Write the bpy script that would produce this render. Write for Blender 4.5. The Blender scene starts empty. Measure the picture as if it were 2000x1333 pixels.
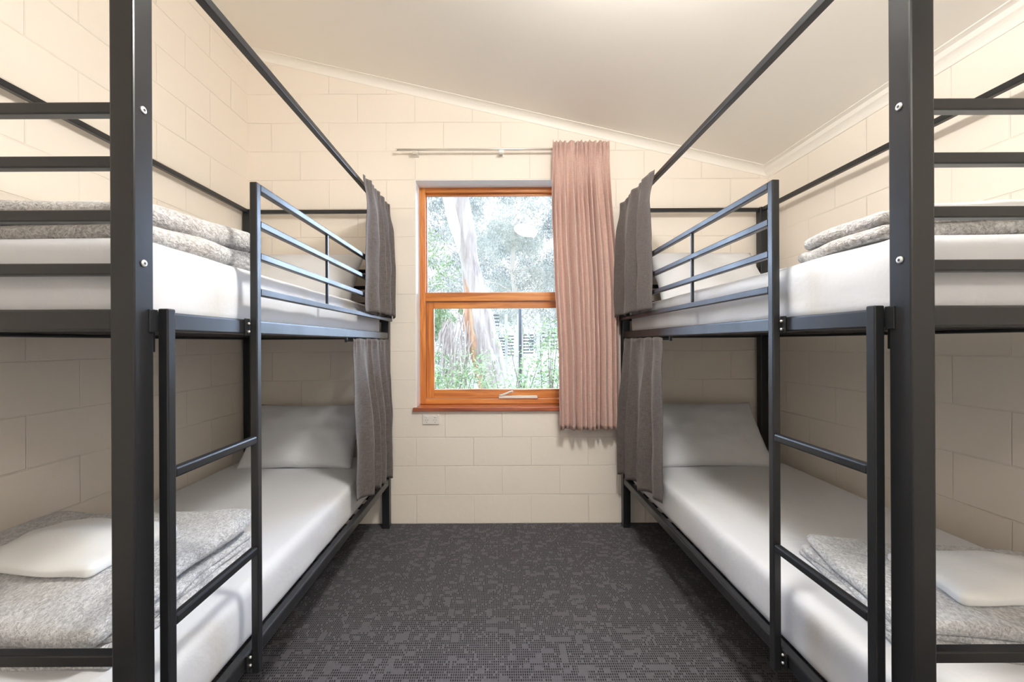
import bpy, bmesh, math, random
from mathutils import Vector, Matrix, noise, Euler

PI = math.pi
sc = bpy.context.scene
C = sc.collection

# ------------------------------------------------------------------ camera, world, exposure
cd = bpy.data.cameras.new('camera')
cam = bpy.data.objects.new('camera', cd)
C.objects.link(cam)
cam.location = (0, 0, 1.26)
cam.rotation_euler = (PI / 2, 0.0045, 0)
cd.sensor_width = 36
cd.lens = 820 / 2000 * 36
cd.shift_x = 0.0135
cd.shift_y = 0.00175
cd.clip_start = 0.02
sc.camera = cam

sc.view_settings.view_transform = 'Standard'
sc.view_settings.look = 'None'
sc.view_settings.exposure = 1.2
sc.view_settings.gamma = 1
sc.view_settings.use_curve_mapping = False
sc.cycles.max_bounces = 14
sc.cycles.diffuse_bounces = 11
sc.cycles.glossy_bounces = 4
sc.cycles.transparent_max_bounces = 12
sc.cycles.use_denoising = True
sc.cycles.sample_clamp_indirect = 4

w = bpy.data.worlds.new('overcast_sky')
sc.world = w
w.use_nodes = True
wn = w.node_tree.nodes
bg = wn['Background']
bg.inputs[0].default_value = (0.88, 0.93, 1.0, 1)
bg.inputs[1].default_value = 0.68

LAMP_POWER = 77.0       # emission strength of the ceiling lamp's diffuser
LAMP_COLOR = (1.0, 0.965, 0.91, 1)

# bright overcast zone of the sky above the trees, facing the window
sd = bpy.data.lights.new('sky_glow_sun', 'SUN')
sd.energy = 19.0
sd.angle = math.radians(100)
sd.color = (0.54, 0.70, 1.0)
sun = bpy.data.objects.new('sky_glow_sun', sd)
C.objects.link(sun)
sun.rotation_euler = (math.radians(-50), 0, 0)     # shines from +Y, 40 degrees up, towards the room

# room constants (metres)
XL, XR, YB, YF = -1.743, 1.88, 2.929, -1.75
SL = 0.234


def ceil_z(x):
    return 2.472 + SL * (1.825 - x)


# ------------------------------------------------------------------ material helpers
def mat(name, color=(0.8, 0.8, 0.8), rough=0.5, spec=0.5, metal=0.0):
    m = bpy.data.materials.new(name)
    m.use_nodes = True
    b = m.node_tree.nodes['Principled BSDF']
    b.inputs['Base Color'].default_value = (*color, 1)
    b.inputs['Roughness'].default_value = rough
    b.inputs['Specular IOR Level'].default_value = spec
    b.inputs['Metallic'].default_value = metal
    return m


class NT:
    def __init__(s, m):
        s.t = m.node_tree
        s.n = s.t.nodes
        s.b = s.n['Principled BSDF']

    def new(s, typ, **kw):
        n = s.n.new(typ)
        for k, v in kw.items():
            setattr(n, k, v)
        return n

    def link(s, a, b):
        s.t.links.new(a, b)

    def coord(s, scale=(1, 1, 1), rot=(0, 0, 0), loc=(0, 0, 0)):
        tc = s.new('ShaderNodeTexCoord')
        mp = s.new('ShaderNodeMapping')
        mp.inputs['Scale'].default_value = scale
        mp.inputs['Rotation'].default_value = rot
        mp.inputs['Location'].default_value = loc
        s.link(tc.outputs['Object'], mp.inputs['Vector'])
        return mp.outputs[0]

    def noise(s, vec, scale, detail=3, rough=0.5, dist=0.0):
        n = s.new('ShaderNodeTexNoise')
        n.inputs['Scale'].default_value = scale
        n.inputs['Detail'].default_value = detail
        n.inputs['Roughness'].default_value = rough
        n.inputs['Distortion'].default_value = dist
        s.link(vec, n.inputs['Vector'])
        return n.outputs['Fac']

    def math(s, op, a, b=None):
        n = s.new('ShaderNodeMath', operation=op)
        for i, v in enumerate((a, b)):
            if v is None:
                continue
            if isinstance(v, (int, float)):
                n.inputs[i].default_value = v
            else:
                s.link(v, n.inputs[i])
        return n.outputs[0]

    def ramp(s, fac, stops):
        n = s.new('ShaderNodeValToRGB')
        e = n.color_ramp.elements
        e[0].position, e[0].color = stops[0][0], (*stops[0][1], 1)
        e[1].position, e[1].color = stops[-1][0], (*stops[-1][1], 1)
        for p, c in stops[1:-1]:
            x = e.new(p)
            x.color = (*c, 1)
        s.link(fac, n.inputs[0])
        return n.outputs[0]

    def bump(s, h, strength=0.5, dist=0.01, prev=None):
        n = s.new('ShaderNodeBump')
        n.inputs['Strength'].default_value = strength
        n.inputs['Distance'].default_value = dist
        s.link(h, n.inputs['Height'])
        if prev is not None:
            s.link(prev, n.inputs['Normal'])
        s.link(n.outputs[0], s.b.inputs['Normal'])
        return n.outputs[0]

    def color(s, c):
        s.link(c, s.b.inputs['Base Color'])


WALL = (0.88, 0.815, 0.73)


def block_wall(name, axis, phase):
    """painted concrete blocks 0.4 x 0.2 in running bond"""
    m = mat(name, WALL, 0.55, 0.35)
    t = NT(m)
    tc = t.new('ShaderNodeTexCoord')
    sp = t.new('ShaderNodeSeparateXYZ')
    t.link(tc.outputs['Object'], sp.inputs[0])
    cb = t.new('ShaderNodeCombineXYZ')
    t.link(t.math('SUBTRACT', sp.outputs[axis], phase), cb.inputs[0])
    t.link(sp.outputs['Z'], cb.inputs[1])
    br = t.new('ShaderNodeTexBrick')
    br.offset = 0.5
    br.offset_frequency = 2
    br.inputs['Scale'].default_value = 1
    br.inputs['Mortar Size'].default_value = 0.0034
    br.inputs['Mortar Smooth'].default_value = 0.55
    br.inputs['Brick Width'].default_value = 0.4
    br.inputs['Row Height'].default_value = 0.2
    t.link(cb.outputs[0], br.inputs['Vector'])
    inv = t.math('SUBTRACT', 1.0, br.outputs['Fac'])
    # paint fills some joints more than others
    n = t.noise(cb.outputs[0], 1.7, 2)
    fill = t.ramp(n, [(0.38, (0.35,) * 3), (0.6, (1, 1, 1))])
    h = t.math('MULTIPLY', inv, fill)
    b1 = t.bump(h, 0.85, 0.004)
    fine = t.noise(cb.outputs[0], 120, 4, 0.7)
    mid = t.noise(cb.outputs[0], 14, 3, 0.6)
    b2 = t.bump(fine, 0.13, 0.003, b1)
    t.bump(mid, 0.22, 0.006, b2)
    return m


M = {}
M['wall_back'] = block_wall('cream_block_back', 'X', -0.375)
M['wall_left'] = block_wall('cream_block_left', 'Y', 1.55 - 0.2)
M['wall_right'] = block_wall('cream_block_right', 'Y', 1.54 - 0.2)
M['ceiling'] = mat('ceiling_paint', (0.89, 0.86, 0.805), 0.6, 0.3)
M['cornice'] = mat('cornice_paint', (0.90, 0.87, 0.81), 0.5, 0.4)
M['reveal'] = mat('white_reveal_paint', (0.92, 0.92, 0.91), 0.5, 0.4)
M['white_plastic'] = mat('white_plastic', (0.80, 0.77, 0.72), 0.35, 0.5)
M['slot'] = mat('dark_slot', (0.03, 0.03, 0.03), 0.6)
M['chrome'] = mat('brushed_steel', (0.80, 0.78, 0.74), 0.38, 0.5, 0.85)
M['screw'] = mat('zinc_screw', (0.78, 0.79, 0.80), 0.35, 0.6, 0.6)


def m_metal():
    m = mat('black_powder_coat', (0.014, 0.015, 0.017), 0.36, 0.45)
    t = NT(m)
    v = t.coord()
    n = t.noise(v, 9, 4, 0.6)
    t.link(t.ramp(n, [(0.3, (0.30,) * 3), (0.75, (0.42,) * 3)]), t.b.inputs['Roughness'])
    t.bump(t.noise(v, 900, 2), 0.06, 0.0005)
    return m


M['metal'] = m_metal()


def m_carpet():
    m = mat('carpet_weave', (0.06, 0.06, 0.065), 0.95, 0.15)
    t = NT(m)
    v = t.coord()

    def cells(sx, sy, off=0.0):
        s1 = t.new('ShaderNodeVectorMath', operation='MULTIPLY')
        s1.inputs[1].default_value = (1 / sx, 1 / sy, 1)
        t.link(v, s1.inputs[0])
        s2 = t.new('ShaderNodeVectorMath', operation='ADD')
        s2.inputs[1].default_value = (off, off * 1.7, 0.5)
        t.link(s1.outputs[0], s2.inputs[0])
        f = t.new('ShaderNodeVectorMath', operation='FLOOR')
        t.link(s2.outputs[0], f.inputs[0])
        wn_ = t.new('ShaderNodeTexWhiteNoise', noise_dimensions='2D')
        t.link(f.outputs[0], wn_.inputs['Vector'])
        fr = t.new('ShaderNodeVectorMath', operation='FRACTION')
        t.link(s2.outputs[0], fr.inputs[0])
        sp = t.new('ShaderNodeSeparateXYZ')
        t.link(fr.outputs[0], sp.inputs[0])
        return wn_.outputs['Value'], sp
    r1, f1 = cells(0.0085, 0.013)
    # dark dash in each cell, light thread lines around it
    ax = t.math('ABSOLUTE', t.math('SUBTRACT', f1.outputs[0], 0.5))
    ay = t.math('ABSOLUTE', t.math('SUBTRACT', f1.outputs[1], 0.5))
    inx = t.math('LESS_THAN', ax, 0.30)
    iny = t.math('LESS_THAN', ay, 0.36)
    dash = t.math('MULTIPLY', inx, iny)
    dash = t.math('MULTIPLY', dash, t.math('GREATER_THAN', r1, 0.10))
    r2, _ = cells(0.0255, 0.026, 3.3)
    r3, _ = cells(0.034, 0.026, 7.1)
    patch = t.math('MAXIMUM', t.math('GREATER_THAN', r2, 0.90), t.math('GREATER_THAN', r3, 0.95))
    dash = t.math('MULTIPLY', dash, t.math('SUBTRACT', 1.0, t.math('MULTIPLY', patch, 0.85)))
    lv = t.math('MULTIPLY', dash, t.math('ADD', 0.62, t.math('MULTIPLY', r1, 0.38)))
    big = t.noise(v, 5, 3, 0.6)
    lv2 = t.math('ADD', t.math('MULTIPLY', lv, 0.8), t.math('MULTIPLY', big, 0.2))
    col = t.ramp(lv2, [(0.05, (0.125, 0.122, 0.136)), (0.45, (0.066, 0.063, 0.070)), (0.85, (0.019, 0.017, 0.020))])
    t.color(col)
    b = t.bump(t.math('SUBTRACT', 1.0, dash), 0.5, 0.002)
    t.bump(t.noise(v, 700, 2), 0.5, 0.0015, b)
    return m


M['carpet'] = m_carpet()


def m_sheet(name, col):
    m = mat(name, col, 0.85, 0.2)
    t = NT(m)
    v = t.coord()
    b = t.bump(t.noise(v, 9, 4, 0.55, 0.6), 0.28, 0.012)
    t.bump(t.noise(v, 60, 3, 0.6), 0.12, 0.002, b)
    t.b.inputs['Sheen Weight'].default_value = 0.15
    return m


M['sheet'] = m_sheet('white_sheet', (0.67, 0.685, 0.715))
M['linen'] = m_sheet('white_linen', (0.80, 0.815, 0.815))


def m_fleece(name, c_hi, c_lo, scale):
    m = mat(name, c_hi, 0.95, 0.1)
    t = NT(m)
    v = t.coord((1, 0.55, 1), (0, 0, 0.5))
    n1 = t.noise(v, scale, 3, 0.6, 0.8)
    n2 = t.noise(v, scale * 0.12, 2)
    f = t.math('ADD', t.math('MULTIPLY', n1, 0.85), t.math('MULTIPLY', n2, 0.15))
    t.color(t.ramp(f, [(0.36, c_lo), (0.50, tuple((a + b) / 2 for a, b in zip(c_hi, c_lo))), (0.62, c_hi)]))
    t.bump(n1, 0.9, 0.008)
    t.b.inputs['Sheen Weight'].default_value = 0.4
    return m


M['fleece'] = m_fleece('grey_fleece', (0.72, 0.70, 0.68), (0.30, 0.29, 0.28), 130)
M['fleece_pale'] = m_fleece('pale_grey_fleece', (0.72, 0.73, 0.745), (0.34, 0.345, 0.355), 150)


def m_fabric(name, hi, lo, scale=500):
    m = mat(name, hi, 0.9, 0.15)
    t = NT(m)
    vx = t.coord((1, 1, 0.08))
    vz = t.coord((0.08, 0.08, 1))
    a = t.noise(vx, scale, 2, 0.5)
    b = t.noise(vz, scale, 2, 0.5)
    f = t.math('MULTIPLY', t.math('ADD', a, b), 0.5)
    t.color(t.ramp(f, [(0.35, lo), (0.65, hi)]))
    t.bump(f, 0.18, 0.001)
    t.b.inputs['Sheen Weight'].default_value = 0.2
    return m


M['bed_curtain'] = m_fabric('charcoal_curtain_cloth', (0.140, 0.122, 0.118), (0.070, 0.060, 0.058), 420)
M['pink_curtain'] = m_fabric('dusty_pink_curtain_cloth', (0.66, 0.475, 0.415), (0.52, 0.35, 0.30), 420)


def m_wood(name, c1, c2, c3, axis, rough=0.3):
    m = mat(name, c2, rough, 0.5)
    t = NT(m)
    sc_ = {'X': (0.6, 9, 9), 'Z': (9, 9, 0.6)}[axis]
    v = t.coord(sc_)
    n = t.noise(v, 3.2, 5, 0.6, 0.9)
    t.color(t.ramp(n, [(0.32, c1), (0.5, c2), (0.7, c3)]))
    t.bump(n, 0.08, 0.002)
    t.b.inputs['Coat Weight'].default_value = 0.35
    t.b.inputs['Coat Roughness'].default_value = 0.2
    return m


WC = ((0.40, 0.115, 0.022), (0.62, 0.215, 0.042), (0.76, 0.32, 0.075))
M['wood_x'] = m_wood('orange_timber_rail', *WC, 'X')
M['wood_z'] = m_wood('orange_timber_stile', *WC, 'Z')
M['wood_sill'] = m_wood('red_timber_sill', (0.22, 0.05, 0.02), (0.36, 0.09, 0.035), (0.46, 0.14, 0.06), 'X', 0.22)


def m_glass():
    m = bpy.data.materials.new('window_glass')
    m.use_nodes = True
    nt = m.node_tree
    nt.nodes.clear()
    o = nt.nodes.new('ShaderNodeOutputMaterial')
    mx = nt.nodes.new('ShaderNodeMixShader')
    tr = nt.nodes.new('ShaderNodeBsdfTransparent')
    tr.inputs[0].default_value = (0.96, 0.98, 0.98, 1)
    gl = nt.nodes.new('ShaderNodeBsdfGlossy')
    gl.inputs['Roughness'].default_value = 0.01
    fr = nt.nodes.new('ShaderNodeFresnel')
    fr.inputs[0].default_value = 1.5
    nt.links.new(fr.outputs[0], mx.inputs[0])
    nt.links.new(tr.outputs[0], mx.inputs[1])
    nt.links.new(gl.outputs[0], mx.inputs[2])
    nt.links.new(mx.outputs[0], o.inputs[0])
    return m


M['glass'] = m_glass()


def m_lamp(name, power):
    m = mat(name, (0.9, 0.9, 0.88), 0.4)
    b = m.node_tree.nodes['Principled BSDF']
    b.inputs['Emission Color'].default_value = LAMP_COLOR
    b.inputs['Emission Strength'].default_value = power
    return m


M['lamp'] = m_lamp('lit_opal_diffuser', LAMP_POWER)
M['lamp_fill'] = m_lamp('fill_light_diffuser', LAMP_POWER * .38)  # weaker emission for the added fill light behind the camera


def m_noise2(name, stops, scale, rough=0.8, coord=(1, 1, 1), bump=0.4, dist=0.02, distort=0.5):
    stops = [(p, (c[0] * .93, c[1] * .86, c[2] * .82)) for p, c in stops]
    m = mat(name, stops[0][1], rough, 0.2)
    t = NT(m)
    v = t.coord(coord)
    n = t.noise(v, scale, 5, 0.6, distort)
    t.color(t.ramp(n, stops))
    t.bump(n, bump, dist)
    return m


M['bark'] = m_noise2('gum_bark', [(0.30, (0.20, 0.17, 0.17)), (0.45, (0.46, 0.43, 0.43)), (0.7, (0.72, 0.70, 0.69))], 9, 0.85, (1, 1, 0.16), 0.9, 0.04)
M['bark_pale'] = m_noise2('pale_gum_bark', [(0.3, (0.60, 0.60, 0.56)), (0.7, (0.86, 0.86, 0.83))], 5, 0.8, (1, 1, 0.3))
M['bark_orange'] = m_noise2('peeling_orange_bark', [(0.3, (0.24, 0.12, 0.10)), (0.5, (0.60, 0.38, 0.26)), (0.7, (0.80, 0.62, 0.46))], 9, 0.85, (1, 1, 0.2), 0.9, 0.04)
M['leaf_grey'] = m_noise2('grey_green_leaf', [(0.3, (0.14, 0.18, 0.165)), (0.5, (0.34, 0.39, 0.37)), (0.72, (0.60, 0.62, 0.62))], 7)
M['leaf_green'] = m_noise2('fresh_green_leaf', [(0.3, (0.12, 0.21, 0.10)), (0.5, (0.28, 0.42, 0.22)), (0.72, (0.48, 0.58, 0.36))], 9)
M['leaf_pale'] = m_noise2('pale_leaf', [(0.3, (0.36, 0.42, 0.38)), (0.5, (0.52, 0.58, 0.54)), (0.72, (0.75, 0.78, 0.76))], 9)
M['twig'] = mat('twig', (0.16, 0.12, 0.11), 0.9)
M['ground'] = m_noise2('leaf_litter', [(0.3, (0.30, 0.27, 0.24)), (0.5, (0.44, 0.42, 0.38)), (0.7, (0.40, 0.50, 0.34))], 6)
M['dark_slat'] = mat('dark_slat_timber', (0.06, 0.07, 0.08), 0.8)
M['pale_slat'] = mat('pale_slat_timber', (0.62, 0.62, 0.60), 0.8)


# ------------------------------------------------------------------ mesh helpers
def add_box(bm, x0, x1, y0, y1, z0, z1):
    x0, x1 = min(x0, x1), max(x0, x1)
    y0, y1 = min(y0, y1), max(y0, y1)
    z0, z1 = min(z0, z1), max(z0, z1)
    v = [bm.verts.new(p) for p in ((x0, y0, z0), (x1, y0, z0), (x1, y1, z0), (x0, y1, z0),
                                   (x0, y0, z1), (x1, y0, z1), (x1, y1, z1), (x0, y1, z1))]
    for f in ((0, 3, 2, 1), (4, 5, 6, 7), (0, 1, 5, 4), (1, 2, 6, 5), (2, 3, 7, 6), (3, 0, 4, 7)):
        bm.faces.new([v[i] for i in f])


def bevel(bm, r, seg=2):
    bmesh.ops.bevel(bm, geom=list(bm.edges), offset=r, segments=seg, affect='EDGES', profile=0.5)


def obj(name, bm, m, parent=None, smooth=False, origin=None):
    me = bpy.data.meshes.new(name)
    bmesh.ops.recalc_face_normals(bm, faces=bm.faces)
    if origin is not None:
        bmesh.ops.translate(bm, verts=bm.verts, vec=-Vector(origin))
    bm.to_mesh(me)
    bm.free()
    if smooth:
        for p in me.polygons:
            p.use_smooth = True
    me.materials.append(m)
    o = bpy.data.objects.new(name, me)
    C.objects.link(o)
    if origin is not None:
        o.location = origin
    if parent is not None:
        o.parent = parent
        # parents are empties or meshes that may sit away from the world's origin
        off = Vector((0, 0, 0))
        p = parent
        while p is not None:
            off += p.location
            p = p.parent
        o.location = (Vector(origin) if origin is not None else Vector()) - off
    return o


def tag(o, label, cat, group=None, kind=None):
    o['label'] = label
    o['category'] = cat
    if group:
        o['group'] = group
    if kind:
        o['kind'] = kind
    return o


def empty(name, loc, label, cat, group=None):
    o = bpy.data.objects.new(name, None)
    o.empty_display_size = 0.1
    C.objects.link(o)
    o.location = loc
    return tag(o, label, cat, group)


def struct(name, bm, m, label=None, parent=None, **kw):
    o = obj(name, bm, m, parent, **kw)
    if parent is None:
        o['kind'] = 'structure'
        if label:
            o['label'] = label
            o['category'] = name.split('_')[0]
    return o


def box_obj(name, m, parent, boxes, r=0.002, seg=2, **kw):
    bm = bmesh.new()
    for b in boxes:
        add_box(bm, *b)
    if r:
        bevel(bm, r, seg)
    return obj(name, bm, m, parent, **kw)


def add_tube(bm, pts, radii, seg=10, cap=True):
    rings = []
    n = len(pts)
    pts = [Vector(p) for p in pts]
    up = Vector((0.3, 0.9, 0.2)).normalized()
    for i, p in enumerate(pts):
        d = (pts[min(i + 1, n - 1)] - pts[max(i - 1, 0)]).normalized()
        a = d.cross(up)
        if a.length < 1e-3:
            a = d.cross(Vector((1, 0, 0)))
        a.normalize()
        b = d.cross(a).normalized()
        r = radii[i] if isinstance(radii, (list, tuple)) else radii
        rings.append([bm.verts.new(p + a * (r * math.cos(2 * PI * k / seg)) + b * (r * math.sin(2 * PI * k / seg))) for k in range(seg)])
    for i in range(n - 1):
        for k in range(seg):
            bm.faces.new((rings[i][k], rings[i][(k + 1) % seg], rings[i + 1][(k + 1) % seg], rings[i + 1][k]))
    if cap:
        bm.faces.new(rings[0])
        bm.faces.new(rings[-1])
    return rings


def soft_box(bm, size, r, n, warp=None):
    """rounded box centred on 0, n = divisions per axis; warp(v) -> v applied afterwards"""
    hx, hy, hz = size[0] / 2, size[1] / 2, size[2] / 2
    cache = {}

    def axis_pts(h, k):
        # denser towards the ends so that the rounding is smooth
        inner = [(-h + r) + (2 * h - 2 * r) * i / k for i in range(k + 1)]
        e = [-h, -h + r * 0.3, -h + r * 0.65]
        return e + inner + [-q for q in reversed(e)]
    ax = [axis_pts(hx, n[0]), axis_pts(hy, n[1]), axis_pts(hz, n[2])]

    def vert(i, j, k):
        key = (i, j, k)
        if key in cache:
            return cache[key]
        p = Vector((ax[0][i], ax[1][j], ax[2][k]))
        c = Vector((max(-hx + r, min(hx - r, p.x)), max(-hy + r, min(hy - r, p.y)), max(-hz + r, min(hz - r, p.z))))
        d = p - c
        if d.length > 1e-9:
            m_ = max(abs(d.x), abs(d.y), abs(d.z))
            p = c + d.normalized() * min(m_, r)
        if warp:
            p = warp(p)
        cache[key] = bm.verts.new(p)
        return cache[key]
    N = [len(a) - 1 for a in ax]
    for (a, b, c) in ((0, 1, 2), (1, 2, 0), (2, 0, 1)):
        for side in (0, N[c]):
            for i in range(N[a]):
                for j in range(N[b]):
                    q = []
                    for (di, dj) in ((0, 0), (1, 0), (1, 1), (0, 1)):
                        idx = [0, 0, 0]
                        idx[a], idx[b], idx[c] = i + di, j + dj, side
                        q.append(vert(*idx))
                    if side == 0:
                        q.reverse()
                    if len(set(q)) == 4:
                        try:
                            bm.faces.new(q)
                        except ValueError:
                            pass


def nz(p, f, seed=0.0):
    return noise.noise(Vector((p[0] * f + seed, p[1] * f + seed * 1.7, p[2] * f - seed)))


# ------------------------------------------------------------------ the room
def wall_prism(name, pts, thick, m, label):
    """pts: polygon in the wall plane, thick: outward vector"""
    bm = bmesh.new()
    a = [bm.verts.new(p) for p in pts]
    b = [bm.verts.new(Vector(p) + Vector(thick)) for p in pts]
    bm.faces.new(a)
    bm.faces.new(b)
    n = len(pts)
    for i in range(n):
        bm.faces.new((a[i], a[(i + 1) % n], b[(i + 1) % n], b[i]))
    return struct(name, bm, m, label)


WX0, WX1, WZ0, WZ1 = -0.575, 0.625, 0.80, 2.40      # window opening
TH = 0.25
bm = bmesh.new()
add_box(bm, XL - 0.2, XR + 0.2, YF - 0.2, YB + TH, -0.15, 0)
struct('floor', bm, M['carpet'], 'dark charcoal woven carpet floor')

# back wall, one mesh with the opening left free
bm = bmesh.new()
zt = lambda x: ceil_z(x) + 0.02


def prism_y(bm, poly, y0, y1):
    a = [bm.verts.new((x, y0, z)) for x, z in poly]
    b = [bm.verts.new((x, y1, z)) for x, z in poly]
    bm.faces.new(a)
    bm.faces.new(b)
    n = len(poly)
    for i in range(n):
        bm.faces.new((a[i], a[(i + 1) % n], b[(i + 1) % n], b[i]))


prism_y(bm, [(XL - 0.2, 0), (WX0, 0), (WX0, zt(WX0)), (XL - 0.2, zt(XL - 0.2))], YB, YB + TH)
prism_y(bm, [(WX1, 0), (XR + 0.2, 0), (XR + 0.2, zt(XR + 0.2)), (WX1, zt(WX1))], YB, YB + TH)
prism_y(bm, [(WX0, 0), (WX1, 0), (WX1, WZ0), (WX0, WZ0)], YB, YB + TH)
prism_y(bm, [(WX0, WZ1), (WX1, WZ1), (WX1, zt(WX1)), (WX0, zt(WX0))], YB, YB + TH)
struct('wall_back', bm, M['wall_back'], 'cream painted block wall with the window')

wall_prism('wall_left', [(XL, YF, 0), (XL, YB, 0), (XL, YB, ceil_z(XL)), (XL, YF, ceil_z(XL))], (-0.2, 0, 0), M['wall_left'], 'tall cream painted block wall on the left')
wall_prism('wall_right', [(XR, YF, 0), (XR, YB, 0), (XR, YB, ceil_z(XR)), (XR, YF, ceil_z(XR))], (0.2, 0, 0), M['wall_right'], 'low cream painted block wall on the right')

# front wall behind the camera, with an unseen doorway added to let daylight in
DX0, DX1, DZ1 = -0.45, 0.45, 2.05
bm = bmesh.new()
prism_y(bm, [(XL - 0.2, 0), (DX0, 0), (DX0, zt(DX0)), (XL - 0.2, zt(XL - 0.2))], YF - 0.2, YF)
prism_y(bm, [(DX1, 0), (XR + 0.2, 0), (XR + 0.2, zt(XR + 0.2)), (DX1, zt(DX1))], YF - 0.2, YF)
prism_y(bm, [(DX0, DZ1), (DX1, DZ1), (DX1, zt(DX1)), (DX0, zt(DX0))], YF - 0.2, YF)
struct('wall_front', bm, M['wall_back'], 'cream block wall with an unseen doorway added for fill daylight')

bm = bmesh.new()
prism_y(bm, [(XL - 0.2, ceil_z(XL - 0.2)), (XR + 0.2, ceil_z(XR + 0.2)), (XR + 0.2, ceil_z(XR + 0.2) + 0.2), (XL - 0.2, ceil_z(XL - 0.2) + 0.2)], YF - 0.2, YB + TH)
struct('ceiling', bm, M['ceiling'], 'sloping cream plaster ceiling')


# cornices: coved, 55 mm
def cove(k=8, c=0.056, h=0.05):
    # profile in (out from wall, down from ceiling)
    pts = [(0, 0), (0, h), (0.004, h), (0.006, h * 0.9)]
    for i in range(k + 1):
        a = PI / 2 * i / k
        pts.append((c * 0.93 - (c * 0.93 - 0.006) * math.cos(a), 0.004 + (h * 0.9 - 0.004) * (1 - math.sin(a))))
    pts += [(c, 0.004), (c, 0)]
    return pts


def sweep(name, prof_a, prof_b, label):
    bm = bmesh.new()
    a = [bm.verts.new(p) for p in prof_a]
    b = [bm.verts.new(p) for p in prof_b]
    n = len(a)
    for i in range(n):
        bm.faces.new((a[i], a[(i + 1) % n], b[(i + 1) % n], b[i]))
    bm.faces.new(a)
    bm.faces.new(b)
    return struct(name, bm, M['cornice'], label)


P = cove()
sweep('trim_1', [(XL, YB - o, ceil_z(XL) - d) for o, d in P], [(XR, YB - o, ceil_z(XR) - d) for o, d in P], 'sloping coved cornice above the window wall')
sweep('trim_2', [(XR - o, YF, ceil_z(XR - o) - d - (0.013 if d > .01 else 0)) for o, d in P], [(XR - o, YB, ceil_z(XR - o) - d - (0.013 if d > .01 else 0)) for o, d in P], 'coved cornice along the right wall')
sweep('trim_3', [(XL + o, YF, ceil_z(XL + o) - d) for o, d in P], [(XL + o, YB, ceil_z(XL + o) - d) for o, d in P], 'coved cornice along the left wall')

# ------------------------------------------------------------------ window
FY = YB + 0.14          # room face of the timber frame
win = bpy.data.objects.new('window_1', None)
C.objects.link(win)
win.location = (0.025, FY, WZ0)
win['kind'] = 'structure'
win['label'] = 'orange timber window with a fixed pane over an awning sash'
win['category'] = 'window'

# painted reveals lining the opening
e = 0.004
box_obj('reveal', M['reveal'], win, [(WX0, WX0 + e, YB + .001, FY + .01, WZ0, WZ1), (WX1 - e, WX1, YB + .001, FY + .01, WZ0, WZ1), (WX0, WX1, YB + .001, FY + .01, WZ1 - e, WZ1)], 0)


def rails(name, m, boxes, parent=win, r=0.003):
    return box_obj(name, m, parent, boxes, r, 2)


fx0, fx1, fz0, fz1 = WX0 + e, WX1 - e, 0.813, WZ1 - e
FB = FY + 0.10
fr = rails('window_frame', M['wood_z'], [(fx0, fx0 + 0.042, FY, FB, fz0, fz1), (fx1 - 0.042, fx1, FY, FB, fz0, fz1)])
rails('frame_rail', M['wood_x'], [(fx0 + .042, fx1 - .042, FY, FB, fz1 - 0.034, fz1)], fr)
rails('frame_rail', M['wood_x'], [(fx0 + .042, fx1 - .042, FY, FB, 1.567, 1.63)], fr)
rails('frame_rail', M['wood_x'], [(fx0 + .042, fx1 - .042, FY, FB, fz0, 0.852)], fr)
# inner bead of the fixed pane
bx0, bx1 = fx0 + .042, fx1 - .042
rails('glazing_bead', M['wood_x'], [(bx0, bx1, FY + .035, FY + .06, fz1 - .048, fz1 - .034), (bx0, bx1, FY + .035, FY + .06, 1.63, 1.634),
                                    (bx0, bx0 + .008, FY + .035, FY + .06, 1.634, fz1 - .048), (bx1 - .008, bx1, FY + .035, FY + .06, 1.634, fz1 - .048)], fr, 0.0015)
box_obj('upper_pane', M['glass'], win, [(bx0 + .002, bx1 - .002, FY + .062, FY + .065, 1.631, fz1 - .036)], 0)
# awning sash
sy0, sy1 = FY + .022, FY + .06
sash = rails('sash', M['wood_z'], [(bx0 + .002, bx0 + .056, sy0, sy1, .854, 1.565), (bx1 - .056, bx1 - .002, sy0, sy1, .854, 1.565)])
rails('sash_rail', M['wood_x'], [(bx0 + .056, bx1 - .056, sy0, sy1, 1.515, 1.565)], sash)
rails('sash_rail', M['wood_x'], [(bx0 + .056, bx1 - .056, sy0, sy1, .854, .918)], sash)
box_obj('lower_pane', M['glass'], sash, [(bx0 + .054, bx1 - .054, sy0 + .018, sy0 + .021, .916, 1.517)], 0)
# window winder: base, arm and knob
wx = 0.028 / 1
o = box_obj('winder', M['white_plastic'], win, [(0.002, 0.285, FY - .012, FY + .022, 0.853, 0.873)], 0.004, 3)
bm = bmesh.new()
add_tube(bm, [(0.025, FY - .002, .876), (0.05, FY - .006, .886), (0.085, FY - .012, .902), (0.10, FY - .018, .905)], [0.011, 0.009, 0.007, 0.006], 10)
add_tube(bm, [(0.02, FY + .0, .871), (0.02, FY + .0, .884)], 0.016, 14)
add_tube(bm, [(0.10, FY - .018, .905), (0.10, FY - .034, .905)], 0.009, 12)
obj('winder_handle', bm, M['white_plastic'], o, True)
# sill board
box_obj('window_sill', M['wood_sill'], win, [(WX0 - .018, WX1 + .018, YB - .026, YB - .001, .786, .812), (WX0, WX1, YB - .002, FB, .801, .812)], 0.003)

# jamb of the doorway added behind the camera for its daylight
box_obj('added_doorway_1', M['reveal'], None, [(DX0, DX0 + .03, YF - .19, YF + .01, 0, DZ1), (DX1 - .03, DX1, YF - .19, YF + .01, 0, DZ1), (DX0 + .03, DX1 - .03, YF - .19, YF + .01, DZ1 - .03, DZ1)], 0.002)['kind'] = 'structure'

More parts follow.
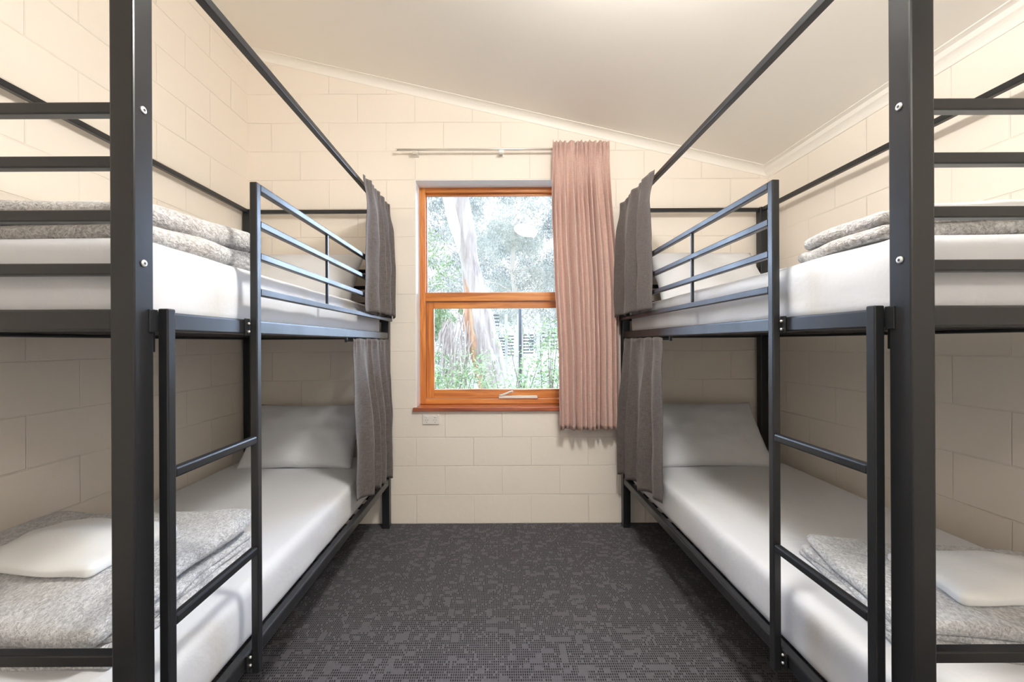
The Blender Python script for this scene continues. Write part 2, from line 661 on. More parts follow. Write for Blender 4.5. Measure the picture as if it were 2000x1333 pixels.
# ------------------------------------------------------------------ ceiling lamp (lights the room; reflected in the upper pane) plus added fill light
def lathe(bm, prof, seg=40):
    rings = []
    for r, z in prof:
        if r < 1e-6:
            rings.append([bm.verts.new((0, 0, z))])
        else:
            rings.append([bm.verts.new((r * math.cos(2 * PI * k / seg), r * math.sin(2 * PI * k / seg), z)) for k in range(seg)])
    for a, b in zip(rings, rings[1:]):
        for k in range(seg):
            q = [a[k % len(a)], a[(k + 1) % len(a)], b[(k + 1) % len(b)], b[k % len(b)]]
            u = list(dict.fromkeys(q))
            if len(u) > 2:
                bm.faces.new(u)


def ceiling_light(x, y, label, mk):
    lamp = empty('ceiling_light', (x, y, ceil_z(x)), label, 'light', 'opal ceiling lights')
    lamp.rotation_euler = (0, math.atan(SL), 0)
    bm = bmesh.new()
    lathe(bm, [(0, -0.0005), (0.05, -0.0005), (0.05, -0.014), (0.012, -0.022), (0.012, -0.115), (0, -0.115)])
    o = obj('base', bm, M['white_plastic'], None, True)
    o.parent = lamp
    bm = bmesh.new()
    lathe(bm, [(0.001, -0.105)] + [(0.145 * math.sin(a), -0.170 + 0.065 * math.cos(a)) for a in [PI * i / 14 for i in range(1, 14)]] + [(0, -0.235)])
    o = obj('diffuser', bm, M[mk], None, True)
    o.parent = lamp


ceiling_light(0.385, 1.10, 'round opal ceiling light nearest the window', 'lamp')
ceiling_light(0.98, -1.05, 'dim fill light added behind the camera, shaped as an opal ceiling light', 'lamp_fill')  # unseen fill light, added to brighten the room from behind the camera

# ------------------------------------------------------------------ bunk beds
Y0, Y1 = 0.857, 2.897
UP = [1.764, 1.652, 1.540, 1.429]


def bunk(s, xin, label):
    def X(a):
        return s * (xin + a)
    bed = empty('bunk_bed', (X(0.494), (Y0 + Y1) / 2, 0), label, 'bunk bed', 'black steel bunk beds')
    K = M['metal']

    def part(name, boxes, parent=bed, r=0.003, m=K):
        return box_obj(name, m, parent, [(X(a0), X(a1), y0, y1, z0, z1) for (a0, a1, y0, y1, z0, z1) in boxes], r, 2)
    for a in (0, 0.938):
        for y in (Y0, Y1 - 0.05):
            p = part('post', [(a, a + .05, y, y + .05, 0, 2.176)], r=0.004)
            # foot cap
            part('foot_cap', [(a - .001, a + .051, y - .001, y + .051, 0.0, .022)], p)
    # long side rails
    for zt_ in (1.333, 0.340):
        for a in (0.003, 0.955):
            part('side_rail', [(a, a + .03, Y0 + .05, Y1 - .05, zt_ - .045, zt_)], r=0.006)
        for y in (Y0 + .005, Y1 - .045):
            part('end_rail', [(.05, .938, y, y + .04, zt_ - .045, zt_)], r=0.005)
        for i in range(13):
            y = Y0 + .10 + i * 0.145
            part('slat', [(.034, .954, y, y + .05, zt_ - .032, zt_ - .020)], r=0)
    # end bars at both ends
    for y in (Y0 + .013, Y1 - .038):
        for zt_ in UP + [0.614]:
            part('end_bar', [(.05, .938, y, y + .025, zt_ - .024, zt_)], r=0.003)
    # canopy rails between the post tops
    for a in (0.0125, 0.9505):
        part('canopy_rail', [(a, a + .025, Y0 + .05, Y1 - .05, 2.149, 2.174)], r=0.003)
    for y in (Y0 + .0125, Y1 - .0375):
        part('canopy_rail', [(.05, .938, y, y + .025, 2.149, 2.174)], r=0.003)
    # hook plates where the upper side rail meets the posts
    for y in (Y0 + .05, Y1 - .058):
        part('hook_plate', [(.004, .046, y, y + .008, 1.243, 1.336)], r=0.001)
    # screws on the aisle face of the near post
    for z in (1.752, 1.430):
        bm = bmesh.new()
        xx = X(0)
        yc = Y0 + .024
        add_tube(bm, [(xx, yc, z), (xx - s * .002, yc, z), (xx - s * .003, yc, z)], [0.0075, 0.0075, 0.005], 20)
        o_ = obj('screw', bm, M['screw'], bed, True)
        bm = bmesh.new()
        add_tube(bm, [(xx - s * .0029, yc, z), (xx - s * .0034, yc, z)], 0.003, 6)
        obj('hex_socket', bm, M['slot'], o_)
    # ladder and guard rail
    a0, a1 = -.024, -.002
    n0, n1 = .914, .937       # near stile
    f0, f1 = 1.253, 1.276     # far stile
    lad = part('ladder', [(a0, a1, n0, n1, .275, 1.338), (a0, a1, f0, f1, .275, 1.745)], r=0.003)
    for z in (.985, .655):
        part('rung', [(a0 + .001, a1 - .001, n1 - .001, f0 + .001, z - .024, z)], lad, 0.005)
    for z in (1.32, 1.296, .33, .306):
        for y in ((f0 - .012),):
            bm = bmesh.new()
            yy = y + .004
            add_tube(bm, [(X(-.001), yy, z), (X(-.006), yy, z), (X(-.008), yy, z)], [.0042, .0042, .002], 12)
            obj('bolt', bm, M['chrome'], lad, True)
    for z in (1.286, .293):
        for y in (n0, f0):
            part('ladder_bracket', [(-.003, .002, y - .022, y, z, z + .049)], lad, 0.001)
    gb = []
    gz = [1.745, 1.634, 1.537, 1.428]
    for z in gz:
        gb.append((a0, a1, f1 - .001, 2.855, z - .022, z))
    gd = part('guard_rail', gb, r=0.003)
    part('guard_spindle', [(-.019, -.008, 1.788, 1.799, gz[3] - .004, gz[0] - .004)], gd, 0.001)
    part('guard_upright', [(a0, a1, 2.832, 2.855, gz[3] - .01, gz[0] - .01)], gd, 0.002)
    # rod for the lower curtain
    bm = bmesh.new()
    add_tube(bm, [(X(.018), 2.10, 1.276), (X(.018), 2.846, 1.276)], .006, 12)
    obj('curtain_rod', bm, K, bed, True)
    part('rod_bracket', [(.012, .024, 2.095, 2.105, 1.266, 1.29)], r=0)
    return bed


bunk(-1, 0.743, 'black steel bunk bed with ladder against the left wall')
bunk(1, 0.844, 'black steel bunk bed with ladder against the right wall')


# ------------------------------------------------------------------ bedding
def mattress(s, xin, z0, z1, seed, label):
    w_, l_, h_ = .912, 1.885, z1 - z0
    cx, cy, cz = s * (xin + .037 + w_ / 2), .914 + l_ / 2, (z0 + z1) / 2
    bm = bmesh.new()

    def warp(p):
        q = p.copy()
        k = nz(p, 2.6, seed) * .006 + nz((p.x * .6, p.y * 3.2, p.z), 2.5, seed + 9) * .003
        if p.z > h_ / 2 - .05:
            q.z += k - .004 * (abs(p.x) / (w_ / 2)) ** 3
        side = max(0, abs(p.x) - (w_ / 2 - .02)) / .02
        q.x += (1 if p.x > 0 else -1) * side * (nz((0, p.y * 5, p.z * 6), 1.6, seed + 3) * .005 - .005 + .004 * math.cos(p.z / h_ * 3.0))
        return q
    soft_box(bm, (w_, l_, h_), .035, (22, 44, 5), warp)
    o_ = obj('mattress', bm, M['sheet'], None, True, None)
    o_.location = (cx, cy, cz)
    return tag(o_, label, 'mattress', 'single mattresses in white fitted sheets')


mattress(-1, .743, 1.314, 1.500, 1.0, 'white sheeted mattress on the upper deck of the left bunk bed')
mattress(-1, .743, .321, .505, 5.0, 'white sheeted mattress on the lower deck of the left bunk bed')
mattress(1, .844, 1.314, 1.500, 11.0, 'white sheeted mattress on the upper deck of the right bunk bed')
mattress(1, .844, .321, .505, 15.0, 'white sheeted mattress on the lower deck of the right bunk bed')


def pillow(cx, cy, zbase, seed, label, ang=52, L=.70, W=.45, T=.15, yaw=0.0):
    bm = bmesh.new()
    nu, nv = 40, 28
    grid = {}
    for sgn in (1, -1):
        for i in range(nu + 1):
            for j in range(nv + 1):
                u, v = -1 + 2 * i / nu, -1 + 2 * j / nv
                edge = i in (0, nu) or j in (0, nv)
                if edge and sgn < 0:
                    grid[(sgn, i, j)] = grid[(1, i, j)]
                    continue
                # edges pulled in between the corners
                x = u * L / 2 * (1 - .045 * (1 - v * v) * abs(u) ** 3)
                y = v * W / 2 * (1 - .06 * (1 - u * u) * abs(v) ** 3)
                t_ = ((1 - abs(u) ** 2.6) * (1 - abs(v) ** 2.4)) ** .55 * T / 2
                t_ *= 1 + .18 * nz((u, v, sgn), 1.8, seed)
                z = sgn * t_ + .010 * nz((u * 1.2, v, 0), 3.0, seed + 4) * (1 - abs(u * v))
                # weight settles towards the foot of the pillow
                z += -.0 * v
                grid[(sgn, i, j)] = bm.verts.new((x, y, z))
    for sgn in (1, -1):
        for i in range(nu):
            for j in range(nv):
                q = [grid[(sgn, i, j)], grid[(sgn, i + 1, j)], grid[(sgn, i + 1, j + 1)], grid[(sgn, i, j + 1)]]
                if sgn < 0:
                    q.reverse()
                bm.faces.new(q)
    o_ = obj('pillow', bm, M['sheet'], None, True)
    o_.rotation_euler = (math.radians(ang), 0, yaw)
    R = Euler(o_.rotation_euler).to_matrix()
    zmin = min((R @ v.co).z for v in o_.data.vertices)
    o_.location = (cx, cy, zbase - zmin)
    return tag(o_, label, 'pillow', 'white pillows propped at the head of the beds')


pillow(-1.235, 2.665, 1.497, 2, 'white pillow propped on the left upper bunk')
pillow(-1.235, 2.665, .502, 4, 'white pillow propped on the left lower bunk')
pillow(1.335, 2.665, 1.497, 6, 'white pillow propped on the right upper bunk')
pillow(1.325, 2.665, .502, 8, 'white pillow propped on the right lower bunk')


def slab(bm, cx, cy, z0, sx, sy, t, r, seed, rot=0.0, zf=None, en=.008, n=(26, 22, 1), amp=.006):
    cr, sr = math.cos(rot), math.sin(rot)

    def warp(p):
        q = p.copy()
        q.x += (nz((0, p.y * 3, 0), 2, seed) * en) * (abs(p.x) / (sx / 2)) ** 2 * (1 if p.x > 0 else -1)
        q.y += (nz((p.x * 3, 0, 0), 2, seed + 3) * en) * (abs(p.y) / (sy / 2)) ** 2 * (1 if p.y > 0 else -1)
        zl = p.z + t / 2
        w2 = Vector((cx + q.x * cr - q.y * sr, cy + q.x * sr + q.y * cr, 0))
        k = nz((w2.x, w2.y, 0), 5.5, seed + 7) * amp + nz((w2.x, w2.y, 0), 45, seed) * .0014
        z = zl + k * (zl / t)
        if zf:
            z = z0 + zf(w2.x, w2.y, zl) + k * (zl / t)
        else:
            z = z0 + z
        return Vector((w2.x, w2.y, z))
    soft_box(bm, (sx, sy, t), r, n, warp)


# folded fleece on the upper left bunk: two thick folds, fatter at the far end
def blanket(name, slabs, m, label):
    bm = bmesh.new()
    for kw in slabs:
        slab(bm, **kw)
    me_c = Vector((0, 0, 0))
    for v in bm.verts:
        me_c += v.co
    me_c /= len(bm.verts)
    o_ = obj(name, bm, m, None, True, me_c)
    return tag(o_, label, 'blanket', 'folded grey fleece blankets')


def grow(y, a, b, ya=.95, yb=1.40):
    f = max(0, min(1, (y - ya) / (yb - ya)))
    return a + (b - a) * f


blanket('folded_blanket', [
    dict(cx=-1.16, cy=1.195, z0=1.498, sx=.72, sy=.47, t=.05, r=.024, seed=1, en=.015, zf=lambda x, y, z: z * grow(y, .85, 1.3)),
    dict(cx=-1.175, cy=1.175, z0=1.498, sx=.735, sy=.45, t=.055, r=.026, seed=2, en=.02, zf=lambda x, y, z: .05 * grow(y, .85, 1.3) - .001 + z * grow(y, .95, 1.25)),
], M['fleece'], 'thick folded grey fleece on the left upper bunk')
blanket('folded_blanket', [
    dict(cx=1.26, cy=1.10, z0=1.498, sx=.72, sy=.33, t=.035, r=.016, seed=11, en=.015, rot=-.10),
    dict(cx=1.27, cy=1.10, z0=1.532, sx=.735, sy=.31, t=.036, r=.017, seed=12, en=.02, rot=-.06),
], M['fleece'], 'thin folded grey fleece on the right upper bunk')


# lower blankets: loose stack of layers, a larger top fold draped over it
def drape(x, y, z, y_near, h):
    f = max(0.0, min(1.0, (y - y_near) / .28))
    f = f * f * (3 - 2 * f)
    return z + (h - .0) * (.35 + .65 * f)


blanket('folded_blanket', [
    dict(cx=-1.285, cy=1.27, z0=.503, sx=.76, sy=.60, t=.022, r=.010, seed=21, en=.02),
    dict(cx=-1.295, cy=1.275, z0=.524, sx=.755, sy=.58, t=.022, r=.010, seed=22, en=.03, rot=.015),
    dict(cx=-1.29, cy=1.28, z0=.545, sx=.75, sy=.57, t=.022, r=.010, seed=23, en=.025, rot=-.01),
    dict(cx=-1.31, cy=1.285, z0=.566, sx=.72, sy=.55, t=.024, r=.011, seed=24, en=.03, rot=.02),
    dict(cx=-1.30, cy=1.275, z0=.558, sx=.775, sy=.62, t=.05, r=.024, seed=25, en=.03, rot=-.01, n=(36, 30, 1), amp=.014,
         zf=lambda x, y, z: .028 + z - .028 * (1 - max(0, min(1, (y - .97) / .2)))),
], M['fleece_pale'], 'bulky pale grey folded fleece on the left lower bunk')
blanket('folded_blanket', [
    dict(cx=1.36, cy=1.19, z0=.503, sx=.70, sy=.47, t=.020, r=.009, seed=31, en=.03, rot=-.22),
    dict(cx=1.37, cy=1.19, z0=.522, sx=.69, sy=.46, t=.020, r=.009, seed=32, en=.03, rot=-.20),
    dict(cx=1.37, cy=1.19, z0=.541, sx=.69, sy=.48, t=.036, r=.017, seed=33, en=.03, rot=-.23, n=(36, 30, 1), amp=.010),
], M['fleece_pale'], 'pale grey folded fleece on the right lower bunk')


def linen(cx, cy, z0, sx, sy, t, rot, seed, label):
    bm = bmesh.new()

    def warp(p):
        q = p.copy()
        u, v = p.x / (sx / 2), p.y / (sy / 2)
        puff = .55 + .45 * (1 - u * u) * (1 - v * v) + .25 * nz((u, v, 0), 1.3, seed)
        q.z = (p.z + t / 2) * puff
        q.x *= 1 - .05 * (1 - v * v)
        q.x += .012 * nz((u, v, 0), 1.4, seed + 5)
        q.y += .012 * nz((u, v, 3), 1.4, seed + 8)
        return Matrix.Rotation(rot, 3, 'Z') @ q
    soft_box(bm, (sx, sy, t), min(.022, t * .45), (26, 20, 2), warp)
    o_ = obj('folded_linen', bm, M['linen'], None, True)
    o_.location = (cx, cy, z0)
    return tag(o_, label, 'linen', 'folded white linen on the blankets')


linen(-1.28, 1.27, .634, .42, .28, .065, -.10, 1, 'puffy folded white linen on the left lower blanket')
linen(1.40, 1.18, .575, .42, .24, .06, -.04, 2, 'folded white linen on the right lower blanket')
linen(-1.16, 1.12, 1.590, .44, .25, .022, .0, 3, 'thin folded white linen on the left upper blanket')
linen(1.27, 1.10, 1.566, .52, .24, .036, .0, 4, 'thin folded white linen on the right upper blanket')


# ------------------------------------------------------------------ curtains
def curtain(name, fn, nu, nv, m, label, thick=.0022, group=None, cat='curtain'):
    bm = bmesh.new()
    g = [[bm.verts.new(fn(i / nu, j / nv)) for j in range(nv + 1)] for i in range(nu + 1)]
    for i in range(nu):
        for j in range(nv):
            bm.faces.new((g[i][j], g[i + 1][j], g[i + 1][j + 1], g[i][j + 1]))
    c = Vector()
    for v in bm.verts:
        c += v.co
    c /= len(bm.verts)
    me = bpy.data.meshes.new(name)
    bmesh.ops.translate(bm, verts=bm.verts, vec=-c)
    bm.to_mesh(me)
    bm.free()
    for p in me.polygons:
        p.use_smooth = True
    me.materials.append(m)
    o_ = bpy.data.objects.new(name, me)
    C.objects.link(o_)
    o_.location = c
    sm = o_.modifiers.new('thickness', 'SOLIDIFY')
    sm.thickness = thick
    sm.offset = 0
    return tag(o_, label, cat, group)


def lerp(a, b, t):
    return a + (b - a) * t


def smooth(t):
    t = max(0.0, min(1.0, t))
    return t * t * (3 - 2 * t)


def bed_curtain(s, xin, y0, y1, zt_, zb, seed, label, folds=5.5, top_a=.012, out=.045, yb0=None, yb1=None, tilt=0.0, amp_b=.036):
    yb0 = y0 if yb0 is None else yb0
    yb1 = y1 if yb1 is None else yb1

    def fn(u, v):
        # v = 0 at the top
        k = smooth(v * 1.3)
        ya, yb = lerp(y0, yb0, k), lerp(y1, yb1, k)
        uu = u + .018 * math.sin(u * 17 + seed)
        y = lerp(ya, yb, uu)
        amp = lerp(top_a, amp_b, smooth(v * 1.6)) * smooth(.25 + u * 3.2)
        ph = folds * 2 * PI * (u ** 1.15 + .03 * math.sin(u * 9 + seed)) + seed + .3 * math.sin(v * 2.4 + seed + u * 5)
        c_ = math.cos(ph)
        f = (1 - abs(math.sin(ph / 2)) ** .75) * 2 - 1      # round folds with tight creases
        f = .65 * c_ + .35 * f
        ga = smooth(1 - v * 8)
        f2 = math.sin(folds * 5.3 * PI * u + seed * 2 + v * 5) * .0035 * ga
        a = -lerp(0, out, smooth(v * 4)) - amp * (.45 + .55 * f) + f2
        z = lerp(zt_, zb + tilt * (u - .5), v) + .003 * math.sin(u * 31 + seed) * (1 - v) ** 3 - .008 * math.sin(ph) * v * smooth(u * 3)
        y += .010 * nz((u * 4, v * 3, 0), 1.3, seed)
        a += .006 * nz((u * 5, v * 4, 1), 1.5, seed + 2)
        return (s * (xin + a), y, z)
    return curtain('bed_curtain', fn, 150, 44, M['bed_curtain'], label, group='charcoal curtains on the bunk beds')


bed_curtain(-1, .743 - .012, 2.29, 2.835, 2.184, 1.432, 1.2, 'charcoal curtain hanging from the canopy of the left bunk bed', folds=4.2, yb0=2.24, out=.020)
bed_curtain(1, .844 - .012, 2.25, 2.835, 2.184, 1.430, 4.1, 'charcoal curtain hanging from the canopy of the right bunk bed', folds=2.6, yb0=2.22, out=.020)
bed_curtain(-1, .743 - .002, 2.115, 2.79, 1.284, .41, 2.3, 'charcoal curtain beside the left lower bunk', folds=4.5, yb0=2.17, yb1=2.83, out=.006, tilt=-.06, amp_b=.05)
bed_curtain(1, .844 - .002, 2.16, 2.80, 1.284, .41, 5.2, 'charcoal curtain beside the right lower bunk', folds=3.5, yb0=2.14, yb1=2.84, out=.006, tilt=-.06, amp_b=.05)

# window curtain, pencil pleated, drawn to the right
RY = YB - .062


def pink(u, v):
    z = lerp(2.622, .672, v)
    vh = .066        # heading tape
    xl = lerp(.370, .400, smooth(v)) + (-.016 * math.sin(min(1, v * 1.4) * PI))
    xr = lerp(.762, .830, smooth(v * 1.8))
    uu = u + .012 * math.sin(u * 17 + 1)
    x = lerp(xl, xr, uu)
    n = 12
    ph = 2 * PI * n * (u + .014 * math.sin(u * 11) + .006 * math.sin(u * 29)) + .5 * math.sin(v * 2.0 + u * 9)
    ridge = (1 - abs(math.sin(ph / 2)) ** .8) * 2 - 1
    if v < vh:
        t_ = v / vh
        amp = lerp(.013, .007, smooth(t_))
        f = math.cos(ph) + .6 * math.sin(2.0 * ph + .7 + 3 * math.sin(u * 13)) * (1 - t_ * .6)
        y = RY - .026 + amp * f * -1
    else:
        t_ = (v - vh) / (1 - vh)
        amp = lerp(.008, .030, smooth(t_ * 5)) * (1 + .5 * math.sin(u * 19 + 2))
        low = math.sin(ph * .333 + .8) * .022 * smooth(t_ * 1.6)
        y = RY - .024 - amp * (.35 * math.cos(ph) + .65 * ridge) - low
        x += .007 * math.sin(ph) * smooth(t_ * 3)
    y = min(y, YB - .012)
    z += .003 * math.sin(u * 37 + 2) * max(0, 1 - v * 12) + .004 * math.sin(u * 11) * v
    x += .004 * nz((u * 6, v * 5, 0), 1.2, 3)
    return (x, y - .012 * smooth(v * 1.2), z)


curtain('window_curtain', pink, 300, 60, M['pink_curtain'], 'long dusty pink pleated curtain drawn to the right of the window')

# curtain rod with brackets
rod = empty('curtain_rod', (.035, RY, 2.582), 'slim silver curtain rod above the window', 'curtain rod')
bm = bmesh.new()
add_tube(bm, [(-.685, RY, 2.582), (.745, RY, 2.582)], .0075, 16)
obj('rod', bm, M['chrome'], rod, True)
for x0, x1 in ((-.692, -.684), (.744, .752)):
    bm = bmesh.new()
    add_tube(bm, [(x0, RY, 2.582), (x1, RY, 2.582)], .0105, 16)
    obj('end_cap', bm, M['chrome'], rod, True)
for bx in (-.563, .028, .60):
    box_obj('bracket', M['chrome'], rod, [(bx - .018, bx + .018, YB - .006, YB, 2.556, 2.606), (bx - .010, bx + .010, RY - .004, YB - .006, 2.568, 2.576),
                                           (bx - .017, bx + .017, RY - .012, RY + .010, 2.556, 2.572)], .001)

# power point below the sill
gpo = empty('power_outlet', (-.47, YB, .728), 'white double power outlet under the window sill', 'power outlet')
box_obj('face_plate', M['white_plastic'], gpo, [(-.529, -.413, YB - .010, YB, .694, .764)], .003, 3)
for cx in (-.500, -.442):
    box_obj('switch', M['white_plastic'], gpo, [(cx - .008, cx + .008, YB - .014, YB - .0095, .742, .752)], .001)
    bm = bmesh.new()
    for (dx, dz, a) in ((-.008, .006, .5), (.008, .006, -.5), (0, -.009, 0)):
        b2 = bmesh.new()
        add_box(b2, -.0011, .0011, YB - .0106, YB - .0095, -.0042, .0042)
        bmesh.ops.rotate(b2, verts=b2.verts, cent=(0, YB, 0), matrix=Matrix.Rotation(a, 3, 'Y'))
        bmesh.ops.translate(b2, verts=b2.verts, vec=(cx + dx, 0, .718 + dz))
        tmp = bpy.data.meshes.new('t')
        b2.to_mesh(tmp)
        b2.free()
        bm.from_mesh(tmp)
        bpy.data.meshes.remove(tmp)
    obj('socket', bm, M['slot'], gpo)

# ------------------------------------------------------------------ outside the window
rng = random.Random(7)


def gz_(x, y):
    return -.25 + max(0, y - 3.4) * .115 + .25 * noise.noise(Vector((x * .3, y * .3, 0)))


bm = bmesh.new()
N = 40
gv = [[bm.verts.new((-14 + 28 * i / N, 3.25 + 24 * j / N, gz_(-14 + 28 * i / N, 3.25 + 24 * j / N))) for j in range(N + 1)] for i in range(N + 1)]
for i in range(N):
    for j in range(N):
        bm.faces.new((gv[i][j], gv[i + 1][j], gv[i + 1][j + 1], gv[i][j + 1]))
o = struct('ground', bm, M['ground'], 'sloping ground of leaf litter outside the window', smooth=True)


def P(px, py, d):
    """a point d metres from the camera, seen at pixel px, py of the photograph"""
    sc_ = 820 / d
    return Vector(((px - 973) / sc_, d, 1.26 + (670 - py) / sc_))


def leaf(bm, c, size, rng, droop=.5, wid=.2):
    d = Vector((rng.gauss(0, 1), rng.gauss(0, 1), rng.gauss(-droop, .7))).normalized()
    n = Vector((rng.gauss(0, 1), rng.gauss(-.5, 1), rng.gauss(.4, 1)))
    s_ = d.cross(n)
    if s_.length < 1e-3:
        return
    s_.normalize()
    L = size * rng.uniform(.6, 1.3)
    W = L * wid
    v = [bm.verts.new(c), bm.verts.new(c + d * L * .45 + s_ * W * .5), bm.verts.new(c + d * L), bm.verts.new(c + d * L * .45 - s_ * W * .5)]
    bm.faces.new(v)


def cloud(bm, c, rad, n, size, rng, droop=.5, wid=.2):
    for _ in range(n):
        while True:
            q = Vector((rng.uniform(-1, 1), rng.uniform(-1, 1), rng.uniform(-1, 1)))
            if q.length < 1:
                break
        leaf(bm, Vector(c) + Vector((q.x * rad[0], q.y * rad[1], q.z * rad[2])), size, rng, droop, wid)


# the big gum
D = 6.5
path = [(900, 250), (893, 330), (899, 385), (910, 440), (916, 500), (926, 560), (933, 610), (946, 660), (956, 710), (966, 760), (972, 800)]
rad = [.11, .115, .12, .125, .135, .16, .19, .20, .21, .235, .28]
tree = empty('gum_tree', P(972, 815, D), 'large gum tree with pale trunk and peeling orange bark', 'tree')
bm = bmesh.new()
fine, fr_ = [], []
for i in range(len(path) - 1):
    for k in range(6):
        t_ = k / 6
        a, b = path[i], path[i + 1]
        fine.append(P(lerp(a[0], b[0], t_), lerp(a[1], b[1], t_), D))
        fr_.append(lerp(rad[i], rad[i + 1], t_))
rings = add_tube(bm, fine, fr_, 28)
for rg in rings:
    c = sum((v.co for v in rg), Vector()) / len(rg)
    for v in rg:
        d = v.co - c
        v.co = c + d * (1 + .28 * nz((d.x * 7, d.y * 7, v.co.z * .7), 2.0, 3) + .10 * nz((d.x * 9, d.y * 9, v.co.z * 1.5), 5.0, 8))
obj('trunk', bm, M['bark'], tree, True)
bm = bmesh.new()
lp = [P(868, 250, D + .1), P(872, 330, D + .05), P(880, 385, D), P(892, 440, D - .02), P(906, 490, D - .02)]
add_tube(bm, lp, [.10, .11, .115, .11, .08], 18)
obj('limb', bm, M['bark_pale'], tree, True)
# strip of orange peeled bark down the trunk's left side
bm = bmesh.new()
st = [(908, 545), (914, 580), (918, 610), (922, 640), (925, 670), (930, 700), (938, 735), (946, 770)]
sp_ = [P(a, b, D - .085) for a, b in st]
add_tube(bm, sp_, [.03, .07, .09, .08, .09, .075, .07, .05], 12)
for v in bm.verts:
    v.co += Vector((nz(v.co, 9, 1) * .09, nz(v.co, 9, 2) * .05, 0))
obj('peeled_bark', bm, M['bark_orange'], tree, True)
# hanging bark ribbons left of the trunk
bm = bmesh.new()
for i in range(70):
    x = rng.uniform(862, 925)
    y0_ = rng.uniform(610, 690)
    y1_ = y0_ + rng.uniform(40, 110)
    d = D - .3 + rng.uniform(-.2, .25)
    a = P(x, y0_, d)
    b = P(x + rng.uniform(-18, 10), min(y1_, 790), d)
    mid = (a + b) / 2 + Vector((rng.uniform(-.06, .06), 0, 0))
    add_tube(bm, [a, mid, b], [.006, .014, .006], 5)
obj('bark_ribbons', bm, M['bark'], tree)
bm = bmesh.new()
cloud(bm, P(905, 300, D + .4), (1.6, .8, .7), 900, .10, rng, 1.2, .16)
for bx, by in ((850, 560), (858, 500), (870, 530), (845, 470)):
    cloud(bm, P(bx, by, D - .4), (.22, .2, .2), 90, .085, rng, .6, .22)
obj('foliage', bm, M['leaf_green'], tree)

# trees standing behind it
bt = [(-2.6, 10.0, 4.0, 'leaf_grey', 'grey green tree behind the gum tree at the left of the window', 1.5),
      (-.9, 12.0, 5.0, 'leaf_grey', 'dense grey green tree directly behind the gum trunk', 1.6),
      (.45, 10.0, 4.2, 'leaf_pale', 'pale leaved tree seen in the upper pane right of the trunk', 1.5),
      (1.6, 11.0, 4.4, 'leaf_grey', 'drooping grey green tree beyond the window curtain', 1.6),
      (-1.5, 8.2, 1.5, 'leaf_green', 'small green leaved tree left of the gum trunk', .8)]
for (x, y, h, mk, lb, r_) in bt:
    g0 = gz_(x, y)
    t_ = empty('background_tree', (x, y, g0), lb, 'tree', 'trees outside the window')
    bm = bmesh.new()
    pts = [Vector((x + .12 * math.sin(k * 1.3 + x), y, g0 - .05 + (h + .8) * k / 6)) for k in range(7)]
    add_tube(bm, pts, [lerp(.09, .03, k / 6) for k in range(7)], 9)
    for k in range(14):
        a = rng.uniform(0, 2 * PI)
        z = g0 + rng.uniform(.35, 1) * (h + .5)
        L = r_ * rng.uniform(.5, .9)
        p0 = Vector((x, y, z))
        p1 = p0 + Vector((math.cos(a) * L, math.sin(a) * L * .7, L * .4))
        add_tube(bm, [p0, (p0 + p1) / 2 + Vector((0, 0, .1)), p1], [.022, .015, .006], 5)
    obj('trunk', bm, M['bark_pale'], t_, True)
    bm = bmesh.new()
    for k in range(85 if r_ > 1 else 26):
        c = Vector((x + rng.gauss(0, r_ * .55), y + rng.gauss(0, r_ * .35), g0 + h * .62 + rng.uniform(-.5, .5) * h * 1.05))
        rr = rng.uniform(.22, .42) * (1 if r_ > 1 else .7)
        cloud(bm, c, (rr, rr, rr * .8), 230, .10, rng, 1.0, .18)
    obj('foliage', bm, M[mk], t_)

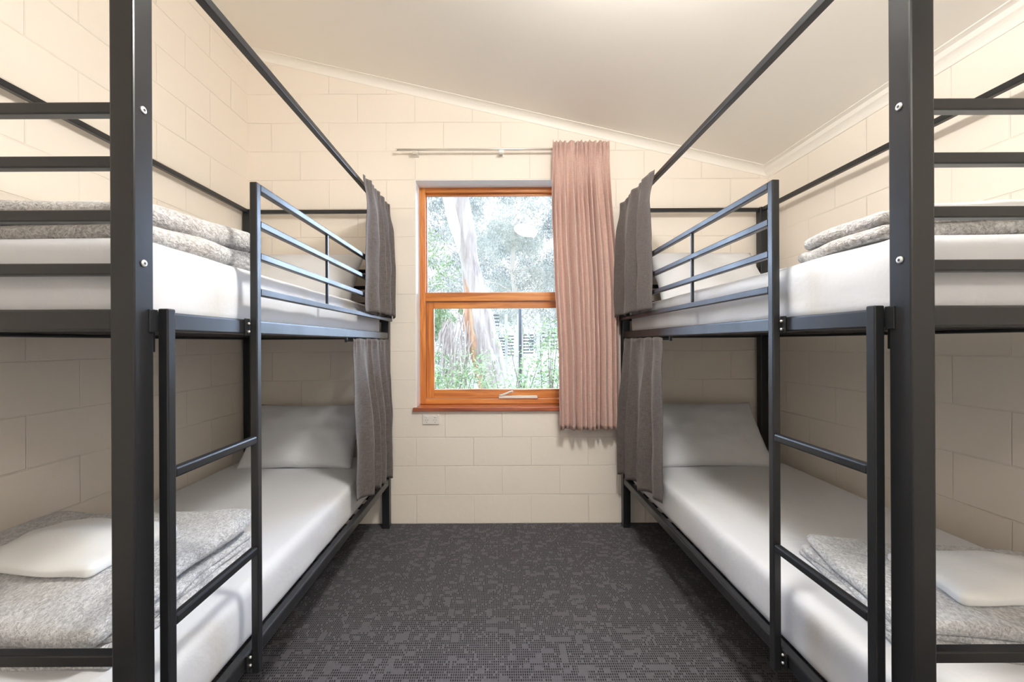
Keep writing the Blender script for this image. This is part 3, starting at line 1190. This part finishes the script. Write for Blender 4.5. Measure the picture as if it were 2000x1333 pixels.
# shrubs just outside
sh = [(-.60, 5.3, .95, 'leafy green shrub at the foot of the gum trunk'),
      (.10, 5.0, 1.0, 'bright green shrub under the lower pane centre'),
      (.55, 4.7, 1.25, 'tall thin stemmed shrub beside the window curtain'),
      (-1.1, 5.6, .9, 'low pale shrub at the lower left of the window')]
for (x, y, h, lb) in sh:
    g0 = gz_(x, y)
    t_ = empty('shrub', (x, y, g0), lb, 'shrub', 'shrubs outside the window')
    bm = bmesh.new()
    tips = []
    for k in range(11):
        a = rng.uniform(-1, 1)
        hh = h * rng.uniform(.65, 1.15)
        p0 = Vector((x + rng.uniform(-.12, .12), y + rng.uniform(-.12, .12), g0 - .03))
        p1 = p0 + Vector((a * .45, rng.uniform(-.2, .2), hh))
        add_tube(bm, [p0, p0.lerp(p1, .5) + Vector((a * .06, 0, .04)), p1], [.008, .006, .003], 5)
        tips.append((p0, p1))
    obj('stem', bm, M['twig'], t_)
    bm = bmesh.new()
    for p0, p1 in tips:
        for k in range(150):
            c = p0.lerp(p1, rng.uniform(.35, 1.03)) + Vector((rng.gauss(0, .09), rng.gauss(0, .08), rng.gauss(0, .05)))
            leaf(bm, c, .05, rng, .0, .36)
    obj('foliage', bm, M['leaf_green'], t_)

# dark slat fence and steel pole behind the trunk
fd = 8.6
fen = empty('slat_fence', (P(1040, 700, fd).x, fd, gz_(.5, fd)), 'dark horizontal slat fence behind the shrubs', 'fence')
bm = bmesh.new()
za, zb = P(0, 706, fd).z, P(0, 618, fd).z
for (p0, p1, q0, q1, n_) in ((969, 986, 661, 700, 8), (992, 1004, 657, 694, 7), (958, 975, 616, 636, 4), (1022, 1042, 655, 690, 7), (1060, 1112, 652, 682, 5)):
    for k in range(n_):
        z = P(0, lerp(q0, q1, k / (n_ - 1)), fd).z
        add_box(bm, P(p0, 0, fd).x, P(p1, 0, fd).x, fd, fd + .03, z - .013, z + .010)
obj('slats', bm, M['dark_slat'], fen)
for px in (958, 989, 1013, 1052, 1120):
    bm = bmesh.new()
    x = P(px, 0, fd).x
    add_box(bm, x - .03, x + .03, fd + .03, fd + .09, gz_(x, fd) - .05, zb + .05)
    obj('fence_post', bm, M['pale_slat'], fen)
bm = bmesh.new()
pp = P(1016, 690, 7.6)
gp = gz_(pp.x, 7.6)
add_tube(bm, [(pp.x, 7.6, gp - .02), (pp.x, 7.6, P(0, 604, 7.6).z)], .028, 12)
tag(obj('steel_pole', bm, M['dark_slat'], None, True, (pp.x, 7.6, gp)), 'dark upright pole in front of the slat fence', 'pole')
